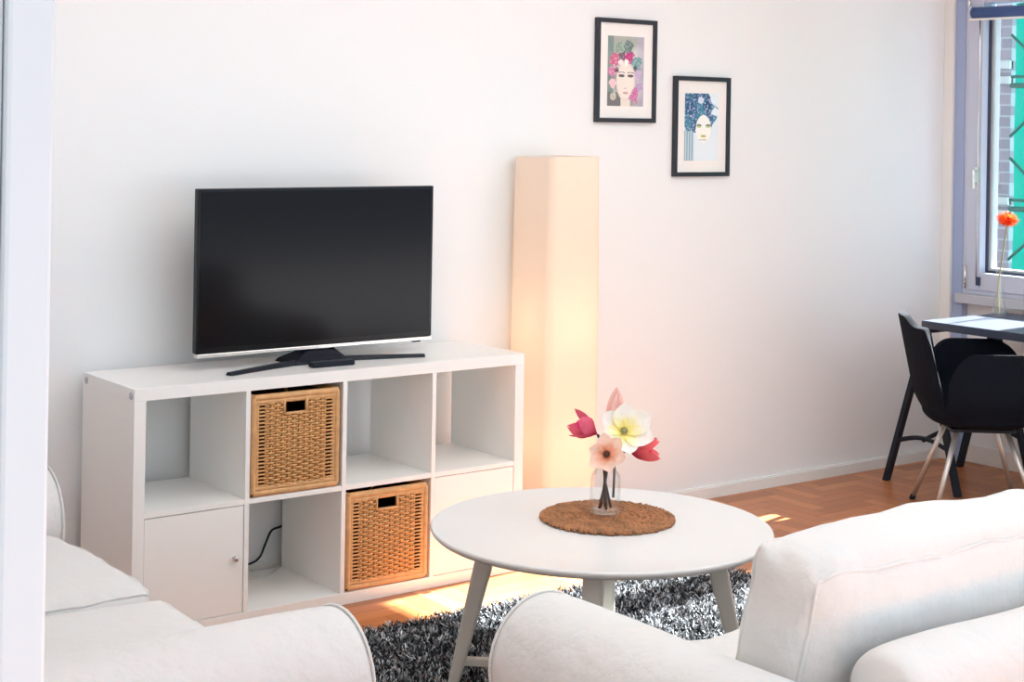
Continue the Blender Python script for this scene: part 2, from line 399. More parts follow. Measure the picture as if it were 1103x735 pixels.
# ------------------------------------------------------------------ rattan baskets
def basket_parts(t):
    W, H, D = .323, .322, .35
    hz0, hz1, hx0, hx1 = H*.80, H*.915, W*.375, W*.60
    bt = .028
    b = MB()   # thin dark inner shell, shade behind the weave painted in
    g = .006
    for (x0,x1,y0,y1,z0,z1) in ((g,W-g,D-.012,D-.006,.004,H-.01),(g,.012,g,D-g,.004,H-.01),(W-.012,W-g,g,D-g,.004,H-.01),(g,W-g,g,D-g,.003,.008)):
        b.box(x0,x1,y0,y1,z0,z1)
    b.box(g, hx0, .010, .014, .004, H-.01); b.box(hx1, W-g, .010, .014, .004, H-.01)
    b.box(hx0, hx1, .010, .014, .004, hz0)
    b.build('gap_shade', M['gap_shade'], t)
    # woven front and sides
    b = MB(); rows = 34; z0, z1 = bt, H-bt
    pitch = (z1-z0)/rows; stk = .0205
    def strand(xa, xb, z, ph, y, r, flip=1):
        n = max(2, int((xb-xa)/.0042)); pts = []
        for i in range(n+1):
            x = xa+(xb-xa)*i/n
            pts.append((x, y-.0048*sin(pi*x/stk+ph), z))
        return pts, r
    la0, la1 = .030, .053       # ladder gaps from both sides
    for i in range(rows):
        z = z0+pitch*(i+.5); ph = pi*(i % 2)
        xa, xb = la1, W-la1
        segs = [(xa, xb)]
        if hz0-.006 < z < hz1+.004: segs = [(xa, hx0-.010), (hx1+.010, xb)]
        for s0, s1 in segs:
            p, r = strand(s0, s1, z, ph, .006, pitch*.47); b.tube(p, r, 6, squash=1.)
    ov = b
    # ladders: pairs of strands
    lp_ = (z1-z0)/23
    for i in range(23):
        z = z0+lp_*(i+.5)
        if z > z1-.004: continue
        for (s0, s1) in ((la0-.014, la1+.004), (W-la1-.004, W-la0+.014)):
            ov.tube([(s0, .006, z), ((s0+s1)/2, .004, z+.0012), (s1, .006, z)], .0031, 6)
    # stakes
    x = la1
    while x < W-la1+.001:
        if not (hx0-.004 < x < hx1+.004): ov.tube([(x, .006, z0), (x, .006, z1)], .0032, 6)
        else: ov.tube([(x, .006, z0), (x, .006, hz0-.004)], .0032, 6)
        x += stk
    # side walls, simple weave rows
    for sx in (.004, W-.004):
        for i in range(rows):
            z = z0+pitch*(i+.5); n = 30; pts = []
            for k in range(n+1):
                y = .02+(D-.035)*k/n; pts.append((sx+.0015*sin(pi*k+pi*(i%2)), y, z))
            ov.tube(pts, pitch*.55, 4)
    ov.build('woven_panel', M['rattan'], t)
    # wrapped borders with fine ribs
    b = MB()
    def wrap(p0, p1, r, n, dirv):
        p0 = Vector(p0); p1 = Vector(p1); pts = []; rs = []
        for k in range(n*2+1):
            pts.append(p0+(p1-p0)*k/(n*2)); rs.append(r*(1.03 if k % 2 else .94))
        b.tube(pts, rs, 10)
    R = .0105
    for z in (R, H-R):
        for q in (0, 1):
            zz = z if q == 0 else (z+.0145 if z < H/2 else z-.0145)
            wrap((R, R*.8, zz), (W-R, R*.8, zz), R*(1 if q == 0 else .78), 60, 0)
        wrap((R, D-R, z), (W-R, D-R, z), R, 60, 0)
        for x in (R, W-R): wrap((x, R, z), (x, D-R, z), R, 60, 0)
    for x in (R, W-R):
        wrap((x, R*.8, R), (x, R*.8, H-R), R, 60, 0)
        xx = x+.013 if x < W/2 else x-.013
        wrap((xx, R*.8, .02), (xx, R*.8, H-.02), R*.6, 60, 0)
        wrap((x, D-R, R), (x, D-R, H-R), R, 60, 0)
    b.build('wrapped_rim', M['rattan2'], t)
    b = MB()
    for (p0, p1) in (((hx0-.004, .004, hz0-.004), (hx1+.004, .004, hz0-.004)), ((hx0-.004, .004, hz0-.004), (hx0-.004, .004, hz1+.004)), ((hx1+.004, .004, hz0-.004), (hx1+.004, .004, hz1+.004))):
        b.tube([p0, p1], .0048, 8)
    b.build('handle_opening_wrap', M['rattan2'], t)
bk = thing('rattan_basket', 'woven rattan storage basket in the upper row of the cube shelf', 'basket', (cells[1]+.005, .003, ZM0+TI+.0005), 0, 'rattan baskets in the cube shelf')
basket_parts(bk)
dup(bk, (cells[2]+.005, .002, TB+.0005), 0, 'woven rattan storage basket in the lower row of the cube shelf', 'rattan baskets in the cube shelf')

# cords inside the open lower compartment
def spline(pts, n=12):
    pts = [Vector(p) for p in pts]; out = []
    P = [pts[0]]+pts+[pts[-1]]
    for i in range(1, len(P)-2):
        for k in range(n):
            t = k/n; a, b_, c, d = P[i-1], P[i], P[i+1], P[i+2]
            out.append(.5*((2*b_)+(-a+c)*t+(2*a-5*b_+4*c-d)*t*t+(-a+3*b_-3*c+d)*t**3))
    out.append(pts[-1]); return out
b = MB(); b.tube(spline([(.80, .41, .44), (.79, .408, .26), (.762, .406, .19), (.727, .403, .173), (.690, .402, .163), (.666, .402, .118), (.645, .402, .078), (.608, .402, .062), (.52, .404, .056), (.42, .406, .0545)]), .004, 8)
tag(b.build('power_cord', M['black']), 'black power cord hanging on the wall behind the open lower compartment', 'cable')
b = MB(); b.tube(spline([(.714, .382, .0417), (.69, .362, .0417), (.642, .325, .0417), (.57, .312, .0417), (.50, .322, .0417), (.44, .352, .0417), (.40, .38, .0417)]), .0034, 8)
tag(b.build('power_cord', M['white_cord']), 'white cord lying on the floor of the open lower compartment', 'cable')

# ------------------------------------------------------------------ television
tv = thing('television', 'flat screen television with black bezel and silver lower strip on the cube shelf', 'television', (.749, .2, SH))
TW, TZ0, TZ1 = .906, .045, .585
b = MB(); b.box(-TW/2, TW/2, 0, .028, TZ0+.012, TZ1); b.box(-TW/2+.12, TW/2-.12, .028, .055, TZ0+.04, TZ1-.16)
b.build('casing', M['bezel'], tv, bevel=.003)
b = MB(); b.box(-TW/2+.011, TW/2-.011, -.0015, 0, TZ0+.03, TZ1-.011); b.build('screen', M['screen'], tv)
b = MB(); b.box(-TW/2+.004, TW/2, -.004, .027, TZ0-.001, TZ0+.0115); b.build('silver_strip', M['chrome'], tv, bevel=.002)
b = MB(); b.box(TW/2-.075, TW/2-.045, .0, .018, TZ0-.006, TZ0-.001); b.build('sensor', M['black'], tv, bevel=.001)
# stand: neck and spread feet
b = MB()
b.grid(lambda u, v: ((u-.5)*(.17-.06*v), .045-.09*(1-v)*(1)+.0*v, .012+.044*v), 10, 6)
b.box(-.055, .055, .029, .06, .02, .09)
vs = [(-.12,-.045,.0005),(.10,-.045,.0005),(.10,.09,.0005),(-.12,.09,.0005),(-.11,-.04,.012),(.09,-.04,.012),(.09,.085,.012),(-.11,.085,.012),(-.05,-.005,.04),(.04,-.005,.04),(.04,.05,.04),(-.05,.05,.04)]
b.add(vs, [(0,3,2,1),(0,1,5,4),(1,2,6,5),(2,3,7,6),(3,0,4,7),(4,5,9,8),(5,6,10,9),(6,7,11,10),(7,4,8,11),(8,9,10,11)])
b.build('stand_neck', M['black'], tv, bevel=.002)
def foot(x1, y1, x2, y2):
    b = MB(); n = 14
    for i in range(1):
        pts = []
        P0 = Vector((x1, y1)); P1 = Vector((x2, y2)); C_ = Vector(((x1+x2)/2, (y1+y2)/2+(.012)))
        sec = []
        for k in range(n+1):
            t = k/n; p = (1-t)**2*P0+2*t*(1-t)*C_+t*t*P1
            dr = (2*(1-t)*(C_-P0)+2*t*(P1-C_)).normalized(); nr = Vector((-dr.y, dr.x))
            hw = .019-.005*t; h = .017-.006*t
            sec.append([(p.x-nr.x*hw, p.y-nr.y*hw, .0006), (p.x+nr.x*hw, p.y+nr.y*hw, .0006), (p.x+nr.x*hw*.55, p.y+nr.y*hw*.55, h), (p.x-nr.x*hw*.55, p.y-nr.y*hw*.55, h)])
        vs = [v for s in sec for v in s]; fs = []
        for k in range(n):
            for j in range(4): fs.append((k*4+j, k*4+(j+1)%4, k*4+4+(j+1)%4, k*4+4+j))
        fs.append((3,2,1,0)); fs.append((n*4, n*4+1, n*4+2, n*4+3)); b.add(vs, fs)
    return b.build('stand_foot', M['black'], tv, bevel=.0015)
foot(-.02, .0, -.395, -.115); foot(0.0, .0, .365, -.088)
# remote control
rc = thing('remote_control', 'black remote control lying in front of the television stand', 'remote control', (.735, .095, SH), radians(-2))
b = MB(); b.box(-.078, .078, -.020, .020, .0008, .018); b.build('case', M['black'], rc, bevel=.005, seg=3)
for ix in range(10):
    for iy in (-.010, 0, .010):
        if ix in (4,) and iy != 0: continue
        b = MB(); b.box(-.062+ix*.0135, -.055+ix*.0135, iy-.003, iy+.003, .018, .0195); b.build('button', M['rubber'], rc)

# ------------------------------------------------------------------ floor lamp
LA = .243; LH = 1.45
lp = thing('floor_lamp', 'tall square paper floor lamp glowing warm beside the cube shelf', 'lamp', (1.705+LA/2, .165+LA/2, 0))
def lampfn(r0):
    def f(u, v):
        h = LA/2*(1+.035*sin(pi*min(1, v*1.02))) * r0
        a = u*4; k = int(a) % 4; t = a-int(a)
        c = [(-1,-1),(1,-1),(1,1),(-1,1)]; p, q = c[k], c[(k+1) % 4]
        x = p[0]+(q[0]-p[0])*t; y = p[1]+(q[1]-p[1])*t
        bow = 1+.035*(1-(2*t-1)**2)*sin(pi*v)
        m = sqrt(x*x+y*y); rr = 1 if m < 1.30 else 1.30/m
        z = .03+(LH-.03)*v+(.0035*sin(2*pi*u*1.) if v > .99 else 0)
        w = 1+.006*noise.noise((u*9, v*16, 0))
        return (x*h*bow*rr*w, y*h*bow*rr*w, z)
    return f
b = MB(); b.grid(lampfn(1.), 64, 60, wrapu=True); o = b.build('lamp_shade', M['shade'], lp)
b = MB(); s_ = LA/2*1.005
for z in (.03, LH):
    r = s_*.95
    b = MB(); b.tube([(-r,-r,z),(r,-r,z),(r,r,z),(-r,r,z)], .0028, 6, closed=True); b.build('wire_ring', M['trim'], lp)
b = MB()
for x, y in ((-1,-1),(1,-1),(1,1),(-1,1)): b.tube([(x*.095, y*.095, 0), (x*.095, y*.095, LH-.01)], .0022, 6)
b.box(-.099, .099, -.099, .099, 0, .012); b.build('frame', M['steel'], lp)
for z in (.35, .75):
    b = MB(); b.tube([(0,0,z-.07),(0,0,z-.03)], .014, 12); b.build('socket', M['trim'], lp)
    b = MB(); b.lathe([(.001,-.03),(.018,-.028),(.022,-.01),(.028,.012),(.022,.03),(.012,.038),(.001,.040)], 20, c=(0,0,z)); b.build('bulb', M['bulb'], lp)
for z, e in ((.30, .9), (.75, .7)):
    L = bpy.data.lights.new('lamp_glow', 'POINT'); L.energy = e; L.color = (1, .74, .45); L.shadow_soft_size = .05
    lo = bpy.data.objects.new('lamp_glow', L); COL.objects.link(lo); lo.location = (0, 0, z+.07); lo.parent = lp

# ------------------------------------------------------------------ framed pictures
def art1(u, v):
    """woman's face under a crown of flowers; u right, v up, 0..1"""
    n = lambda s, k=0: noise.noise((u*s+k, v*s*1.6+k, k))
    col = Vector((.40, .43, .40)) if v > .55 else Vector((.33, .34, .33))
    col = col.lerp(Vector((.62, .64, .60)), sstep(-.2, .5, n(3, 4)))
    if u > .72: col = col.lerp(Vector((.50, .44, .62)), .5*sstep(.72, .9, u))
    if u < .16: col = col.lerp(Vector((.12, .22, .20)), .7)
    if v < .2 and u < .45: col = Vector((.16, .16, .17))
    fx, fy = (u-.50)/.26, (v-.36)/.29
    face = fx*fx+fy*fy
    neck = abs(u-.50) < .13 and v < .2
    if face < 1 or neck: col = Vector((.85, .78, .72)).lerp(Vector((.70, .60, .55)), sstep(.55, 1., face)*.6)
    if neck and face > 1: col = Vector((.80, .74, .66))
    for ex in (.385, .635):          # eyes, brows
        dx, dy = (u-ex)/.085, (v-.435)/.022
        if dx*dx+dy*dy < 1: col = Vector((.12, .10, .11))
        if abs(dx) < 1.1 and abs(v-.475-.012*(1-dx*dx)) < .007: col = Vector((.25, .20, .19))
    if abs(u-.49) < .035 and abs(v-.255) < .006: col = Vector((.55, .40, .38))
    dx, dy = (u-.50)/.075, (v-.19)/.017
    if dx*dx+dy*dy < 1: col = Vector((.62, .34, .34))
    blobs = [(.20,.66,.13,(.60,.12,.25)),(.42,.72,.12,(.16,.10,.14)),(.60,.70,.13,(.55,.03,.22)),(.80,.62,.13,(.16,.34,.36)),
             (.33,.84,.12,(.24,.36,.30)),(.56,.86,.13,(.12,.20,.18)),(.12,.50,.11,(.62,.20,.38)),(.16,.32,.10,(.82,.55,.60)),
             (.84,.44,.10,(.55,.42,.62)),(.74,.16,.14,(.58,.16,.36)),(.88,.28,.10,(.46,.34,.56)),(.15,.14,.09,(.50,.50,.40)),
             (.36,.62,.07,(.90,.80,.80)),(.52,.62,.06,(.95,.92,.90)),(.24,.52,.06,(.15,.06,.10)),(.77,.54,.05,(.10,.08,.12))]
    for (bx_, by_, r, c) in blobs:
        ww = r*(1+.5*n(14, bx_*9)); d = sqrt((u-bx_)**2+((v-by_)*1.45)**2)
        if d < ww and not (face < .72 and v < .56):
            col = Vector(c).lerp(Vector((.85,.80,.80)), .5*sstep(.1, .5, n(26, by_*5)))
    return col
def art2(u, v):
    """pale face under dark blue blossoms"""
    n = lambda s, k=0: noise.noise((u*s+k, v*s*1.6+k, k))
    col = Vector((.76, .86, .92))
    if u < .28 and v < .45: col = Vector((.50, .66, .74)) if int(u*42) % 3 else Vector((.22, .36, .44))
    hair = ((u-.40)/.56)**2+((v-.75)/.33)**2
    if hair < 1+.35*n(6, 2) and not (u > .78 and v > .88):
        col = Vector((.015, .09, .21)).lerp(Vector((.04, .24, .36)), sstep(-.3, .5, n(5, 1)))
        if n(17, 7) > .27: col = Vector((.30, .34, .62))
        if n(23, 3) > .42: col = Vector((.62, .72, .86))
    if u > .76 and v > .66: col = col.lerp(Vector((.76,.88,.94)), sstep(.0, .35, n(5, 9)+(u-.7)+(v-.75)))
    if ((u-.47)/.10)**2+((v-.90)/.05)**2 < 1+.6*n(12, 5): col = Vector((.62, .72, .84))
    fx, fy = (u-.56)/.225, (v-.475)/.205
    if fx*fx+fy*fy < 1 or (abs(u-.55) < .15 and v < .45 and v > .29): col = Vector((.90, .92, .88))
    for ex in (.43, .70):
        dx, dy = (u-ex)/.075, (v-.525)/.017
        if dx*dx+dy*dy < 1: col = Vector((.08, .10, .08))
        if dx*dx+((v-.505)/.02)**2 < .7: col = Vector((.45, .60, .25))
    dx, dy = (u-.56)/.085, (v-.365)/.019
    if dx*dx+dy*dy < 1: col = Vector((.55, .50, .10))
    if abs(v-.31) < .006 and .42 < u < .66: col = Vector((.30,.40,.42))
    return col
def picture(x0, z0, artf, label, w=.32, h=.418):
    t = thing('framed_picture', label, 'picture', (x0, YB, z0), 0, 'black framed pictures on the back wall')
    fw, dp = .018, -.020
    b = MB()
    b.box(0, fw, dp, -.001, 0, h); b.box(w-fw, w, dp, -.001, 0, h); b.box(fw, w-fw, dp, -.001, 0, fw); b.box(fw, w-fw, dp, -.001, h-fw, h)
    b.build('frame', M['frame'], t, bevel=.0015)
    b = MB(); b.box(fw, w-fw, -.010, -.003, fw, h-fw); b.build('mount_board', M['passe'], t)
    px0, px1, pz0, pz1 = .062, .255, .066, .348
    nu, nv = 110, 170
    b = MB(); b.grid(lambda u, v: (px0+(px1-px0)*u, -.0108, pz0+(pz1-pz0)*v), nu, nv, smooth=False)
    cols = [artf(i/nu, j/nv) for j in range(nv+1) for i in range(nu+1)]
    b.build('art_print', M['print'], t, colors=cols)
    b = MB(); b.box(fw, w-fw, -.0150, -.0145, fw, h-fw); b.build('glass', M['pglass'], t)
picture(2.129, 1.583, art1, 'black framed print of a woman with pink and green flowers, higher of the two')
picture(2.554, 1.362, art2, 'black framed print of a pale face under dark blue flowers, lower of the two')

# ------------------------------------------------------------------ coffee table
TC = Vector((.862, -1.136, 0)); TR = .468; TH = .48; RZ = .012
ct = thing('coffee_table', 'round off-white coffee table on splayed legs standing on the shaggy rug', 'table', (TC.x, TC.y, 0))
b = MB(); b.lathe([(.001, TH-.024),(TR-.03, TH-.024),(TR-.012, TH-.021),(TR-.003, TH-.013),(TR, TH-.006),(TR-.002, TH-.001),(TR-.006, TH),(TR-.010, TH-.0012),(.30, TH-.002),(.001, TH-.002)], 128)
o = b.build('tabletop', M['table'], ct)
rimz = TH-.002
rt = Vector((.72, -.69)).normalized()
dirs = []
for a in (0, 90, 180, 270):
    dirs.append(Matrix.Rotation(radians(a), 2) @ rt)
for d in dirs:
    top = Vector((d.x*.30, d.y*.30, TH-.024)); bot = Vector((d.x*.405, d.y*.405, RZ))
    ax = (bot-top).normalized(); sd = Vector((-d.y, d.x, 0)); nn = ax.cross(sd).normalized()
    b = MB(); secs = []
    for t, hw, hd in ((0, .0275, .0275), (.5, .0245, .022), (1, .017, .015)):
        p = top.lerp(bot, t)
        secs.append([p+sd*hw*i*(1)+nn*hd*j for (i, j) in ((-1,-1),(1,-1),(1,1),(-1,1))])
    vs = [v for s in secs for v in s]; fs = [(0,1,2,3),(11,10,9,8)]
    for k in range(2):
        for j in range(4): fs.append((k*4+j, k*4+4+j, k*4+4+(j+1)%4, k*4+(j+1)%4))
    b.add(vs, fs); b.build('leg', M['tleg'], ct, bevel=.007, seg=3)
for i in (0, 1):
    d = dirs[i]; zz = .088+(.022 if i else 0); r = .375
    sd = Vector((-d.y, d.x, 0))
    b = MB(); b.obox((0, 0, zz), Vector((d.x, d.y, 0)), sd, Vector((0,0,1)), r+.008, .012, .011); b.build('stretcher', M['tleg'], ct, bevel=.003)
b = MB()
for d in dirs[:2]:
    b.obox((0, 0, TH-.037), Vector((d.x, d.y, 0)), Vector((-d.y, d.x, 0)), Vector((0,0,1)), .29, .02, .0128)
b.build('under_frame', M['tleg'], ct)

# woven round placemat
MC = Vector((.927, -1.085, TH-.002)); MR = .186
b = MB()
nring = 11
for k in range(nring):
    r = .010+(MR-.018)*k/(nring-1); nl = max(6, int(2*pi*r/.0148))
    for side in (-1, 1):
        for i in range(nl):
            a = 2*pi*(i+.5*(side > 0))/nl+k*.37+random.uniform(-.02, .02)
            cr = Vector((cos(a), sin(a), 0)); ct_ = Vector((-sin(a), cos(a), 0))
            ax = (ct_*.85+cr*side*.62).normalized(); q = random.uniform(.85, 1.2); L = .0125*q
            c0 = cr*(r+side*.0038)+Vector((0, 0, .0066+random.uniform(-.0012, .0016)))
            b.tube([c0+ax*L*t+Vector((0, 0, -.004*t*t)) for t in (-.95, -.6, 0, .6, .95)], [.0012, .0042*q, .0054*q, .0042*q, .0012], 6)
b.lathe([(.001, .0005), (MR-.012, .0005), (MR-.012, .003), (.001, .003)], 48, 1)  # dark disc, shade between the braids put into its colour
tag(b.build('woven_placemat', [M['mat'], M['gap_shade']], loc=MC), 'round braided brown placemat in the middle of the coffee table', 'placemat')

# glass jar + water line
JP = Vector((.934, -1.066, TH+.0096))
jar = thing('glass_jar', 'clear glass jar holding magnolia stems on the braided placemat', 'jar', JP)
b = MB(); b.lathe([(.001,.003),(.036,.003),(.0415,.007),(.0425,.02),(.0425,.098),(.040,.110),(.031,.121),(.029,.127),(.029,.136),(.0315,.139),(.0315,.145),(.0285,.146),
                   (.0265,.144),(.0265,.124),(.036,.110),(.0395,.098),(.0395,.020),(.037,.013),(.001,.012)], 48)
b.build('glass_body', M['glass'], jar)
b = MB(); b.lathe([(.0415,.0015),(.0425,.004),(.040,.008),(.034,.004),(.0415,.0015)], 40); b.build('thick_base', M['glass'], jar)

RT = Vector((.798, -.603, 0)); TO = Vector((-.603, -.798, 0)); UP = Vector((0, 0, 1))
def rot_to(d):
    return Vector((0,0,1)).rotation_difference(Vector(d).normalized()).to_matrix()
def petals(b, cols, n, length, width, cup, open_, cin, cout, c, R, off=0, twist=0, tip=0.):
    """petal rosette: open_ 0 closed .. 1 flat; axis +Z local"""
    for k in range(n):
        a = 2*pi*k/n+off+random.uniform(-.12, .12); ln = length*random.uniform(.9, 1.08); el = (pi/2)*(1-open_)+random.uniform(-.1, .1)
        nu, nv = 6, 8
        def f(u, v):
            w = width*sin(pi*min(1, (v*.94+.055)))**.75*(u-.5)
            e = el+cup*(v-.3)
            r = ln*v*cos(el)+.25*ln*v*v*(-sin(cup)*.6)+.0
            z = ln*v*sin(el)+cup*ln*.45*v*v
            z += -abs(u-.5)**2*0+ (u-.5)**2*width*1.6*cup
            r = ln*(v*cos(el)-cup*.28*v*v)+tip*ln*max(0, v-.6)
            x = r; y = w
            p = Vector((x*cos(a)-y*sin(a), x*sin(a)+y*cos(a), z+.004*noise.noise((u*3+k, v*3, k))))
            return R @ p + c
        for j in range(nv+1):
            for i in range(nu+1):
                v = j/nv; q = Vector(cin).lerp(Vector(cout), sstep(.0, .7, v)); s = 1+.08*noise.noise((i*1.3, j*.9, k))
                cols.append((q.x*s, q.y*s, q.z*s))
        b.grid(f, nu, nv)
def flower(name_label, head, face, n, length, width, cup, open_, cin, cout, stamen=True, stem_in=(0, 0), second=None, st_col=None):
    head = Vector(head); R = rot_to(face)
    t = thing('magnolia', name_label, 'flower', JP+Vector((stem_in[0], stem_in[1], .0145)), 0, 'artificial magnolias in the glass jar')
    o0 = Vector(t.location); b = MB(); cols = []
    petals(b, cols, n, length, width, cup, open_, cin, cout, head-o0, R)
    if second: petals(b, cols, second[0], second[1], second[2], second[3], second[4], second[5], second[6], head-o0, R, off=.5)
    b.build('bloom', M['petal'], t, colors=cols, cname='tint')
    if stamen:
        b = MB(); c = head-o0; ax = R @ Vector((0,0,1))
        b.tube([c-ax*.004, c+ax*.008, c+ax*.014], [.007, .008, .003], 10)
        for k in range(12):
            a = 2*pi*k/12; q = R @ Vector((cos(a)*.010, sin(a)*.010, .012)); b.tube([c, c+q], [.0012, .0018], 5)
        b.build('stamens', st_col or M['stamen'], t)
    b = MB(); p0 = Vector((0,0,.0)); nk = JP+Vector((stem_in[0]*-.28, stem_in[1]*-.28, .128))-o0
    pts = spline([p0, nk, (nk+(head-o0))/2+Vector((0,0,.012)), head-o0-(R @ Vector((0,0,.002)))], 8)
    b.tube(pts, [.0036+.0009*noise.noise((i*.7, 2, n)) for i in range(len(pts))], 8); b.build('stem', M['stem'], t)
def jp(dx, y, toward=0):
    """dx in px of the photo from the jar axis, y photo row -> point around the jar"""
    return JP+RT*(dx/394.)+TO*toward+UP*((557-y)/394.)
flower('peach magnolia with dark centre at the front of the jar', jp(-1, 486, .075), TO*1+UP*.25+RT*(-.1), 6, .060, .046, .30, .93, (.95,.42,.24), (.98,.72,.60), stem_in=(-.010,-.018))
flower('large white magnolia with yellow centre, fullest bloom in the jar', jp(19, 467, .0), TO*.9+UP*.5+RT*.15, 6, .088, .068, .35, .86, (.96,.88,.30), (.97,.97,.93), stem_in=(.016,-.006), st_col=M['gstem'])
flower('magenta magnolia leaning out at the left of the bunch', jp(-10, 470, 0), -RT*.9+UP*.5+TO*.2, 4, .072, .052, .55, .50, (.62,.05,.12), (.80,.16,.24), False, (-.018,.004), second=(3, .052, .04, .7, .25, (.55,.02,.10), (.85,.06,.28)))
flower('red magnolia bud drooping out at the right of the bunch', jp(24, 488, 0), RT*1.+UP*.12+TO*.1, 4, .080, .050, .35, .34, (.50,.03,.08), (.88,.18,.20), False, (.012,.014), second=(3, .056, .034, .5, .25, (.60,.02,.12), (.86,.10,.22)))
flower('pale pink magnolia bud standing highest in the bunch', jp(8, 468, -.03), UP*1+RT*.1-TO*.1, 4, .078, .052, .75, .16, (.75,.28,.26), (.95,.66,.60), False, (.0,.018))
# loose short twig end
b = MB(); b.tube([(0,0,0),(.004,.002,.05),(.002,.0,.085)], .0034, 8)
t_ = b.build('magnolia_twig', M['stem'], loc=JP+RT*.022+TO*.008+Vector((0,0,.046)))
tag(t_, 'short dark cut twig hooked in the neck of the glass jar', 'twig')

# ------------------------------------------------------------------ shaggy rug
RX0, RX1, RY0, RY1 = .02, 2.04, -1.86, -.325
rg = thing('shag_rug', 'dark charcoal shaggy rug under the coffee table', 'rug', (0, 0, 0))
b = MB(); b.box(RX0, RX1, RY0, RY1, .0005, .011); b.build('backing', M['rugback'], rg, bevel=.004)
def rug_pile(name):
    N = 95000; V = []; F = []; C_ = []
    rnd = random.Random(3)
    for i in range(N):
        x = rnd.uniform(RX0, RX1); y = rnd.uniform(RY0, RY1)
        ln = rnd.uniform(.014, .029); a = rnd.uniform(0, 2*pi)
        cl = noise.noise((x*22, y*22, 0)); cl2 = noise.noise((x*22, y*22, 9))
        lx = cl*.020+rnd.gauss(0, .006)+(.008 if x > RX1-.02 else 0); ly = cl2*.020+rnd.gauss(0, .006)+(.008 if y > RY1-.02 else 0)
        w = rnd.uniform(.0017, .0030); cx, sy = cos(a)*w, sin(a)*w
        zb = .009; z1 = zb+ln*.6; z2 = zb+ln*.95
        n = len(V)
        V += [(x-cx, y-sy, zb), (x+cx, y+sy, zb), (x+lx*.4+cx, y+ly*.4+sy, z1), (x+lx*.4-cx, y+ly*.4-sy, z1), (x+lx*1.2+cx*.7, y+ly*1.2+sy*.7, z2), (x+lx*1.2-cx*.7, y+ly*1.2-sy*.7, z2)]
        F += [(n,n+1,n+2,n+3), (n+3,n+2,n+4,n+5)]
        k = rnd.random()
        if k < .40: g = rnd.uniform(.012, .04)
        elif k < .66: g = rnd.uniform(.07, .16)
        else: g = rnd.uniform(.38, .80)
        C_ += [(g*.96, g*.99, g*1.04)]*6
    b = MB(); b.v = V; b.f = F; b.mi = [0]*len(F); b.sm = [False]*len(F)
    o = b.build(name, M['pile'], rg, colors=C_); o['kind'] = 'stuff'
rug_pile('shag_pile')

# ------------------------------------------------------------------ sofas
def rounded(p, s, r, puff, seed, wr):
    """p on the cube [-1,1]^3 -> rounded puffy cushion surface of half sizes s"""
    q = Vector((p[0]*s[0], p[1]*s[1], p[2]*s[2]))
    inn = Vector([max(-(s[i]-r), min(s[i]-r, q[i])) for i in range(3)])
    d = q-inn
    if d.length > 1e-9: d.normalize()
    pos = inn+d*r
    for i in range(3):
        j, k = (i+1) % 3, (i+2) % 3
        if abs(p[i]) > .999:
            pos[i] += math.copysign(puff[i]*(1-p[j]**2)*(1-p[k]**2), p[i])
        else:
            pos[i] += p[i]*puff[i]*(1-p[j]**4)*(1-p[k]**4)*.0
    nv = noise.noise_vector((pos+Vector((seed, seed, seed)))*7)*wr + noise.noise_vector((pos+Vector((seed, 0, 3)))*19)*wr*.35
    cn = (abs(p[0])*abs(p[1])*abs(p[2]))**1.5+.25*(abs(p[0]*p[2]))**6
    q1 = 1-abs(noise.noise((pos+Vector((seed*2, 1, 0)))*11)*2.2); q1 = max(0, q1)**5
    return pos+nv-pos.normalized()*q1*wr*.9*min(1, cn*2+.12)
def cushion(name, par, c, s, r=.055, puff=(.012, .02, .012), seed=0., wr=.008, tilt=0, n=16, pipe_axis=1, pipe=True, sub=None):
    b = MB(); R = Matrix.Rotation(tilt, 3, 'X'); c = Vector(c)
    idx = {}; vs = []; fs = []
    def vid(p):
        key = (round(p[0], 5), round(p[1], 5), round(p[2], 5))
        if key not in idx:
            idx[key] = len(vs); vs.append(c+R @ rounded(p, s, r, puff, seed, wr))
        return idx[key]
    def prm(t):   # denser towards the edges
        return sin(t*pi/2)**1 if True else t
    for ax in range(3):
        for sg in (-1, 1):
            for i in range(n):
                for j in range(n):
                    q = []
                    for (a, b_) in ((i, j), (i+1, j), (i+1, j+1), (i, j+1)):
                        p = [0, 0, 0]; p[ax] = sg; p[(ax+1) % 3] = prm(-1+2*a/n); p[(ax+2) % 3] = prm(-1+2*b_/n); q.append(vid(tuple(p)))
                    fs.append(tuple(q) if sg > 0 else tuple(reversed(q)))
    b.add(vs, fs, 0, True); o = b.build(name, M['sofa'], par)
    if pipe:
        b = MB(); m = 28; j, k = (pipe_axis+1) % 3, (pipe_axis+2) % 3
        for sg in (-1, 1):
            pts = []
            for e in range(4):
                for i in range(m):
                    t = prm(-1+2*i/m); uv = ((t, -1), (1, t), (-t, 1), (-1, -t))[e]
                    p = [0, 0, 0]; p[pipe_axis] = sg; p[j] = uv[0]; p[k] = uv[1]
                    pts.append(c+R @ rounded(tuple(p), s, r, puff, seed, wr))
            b.tube(pts, .0042, 6, closed=True)
        b.build('piping', M['sofa'], o)
    return o
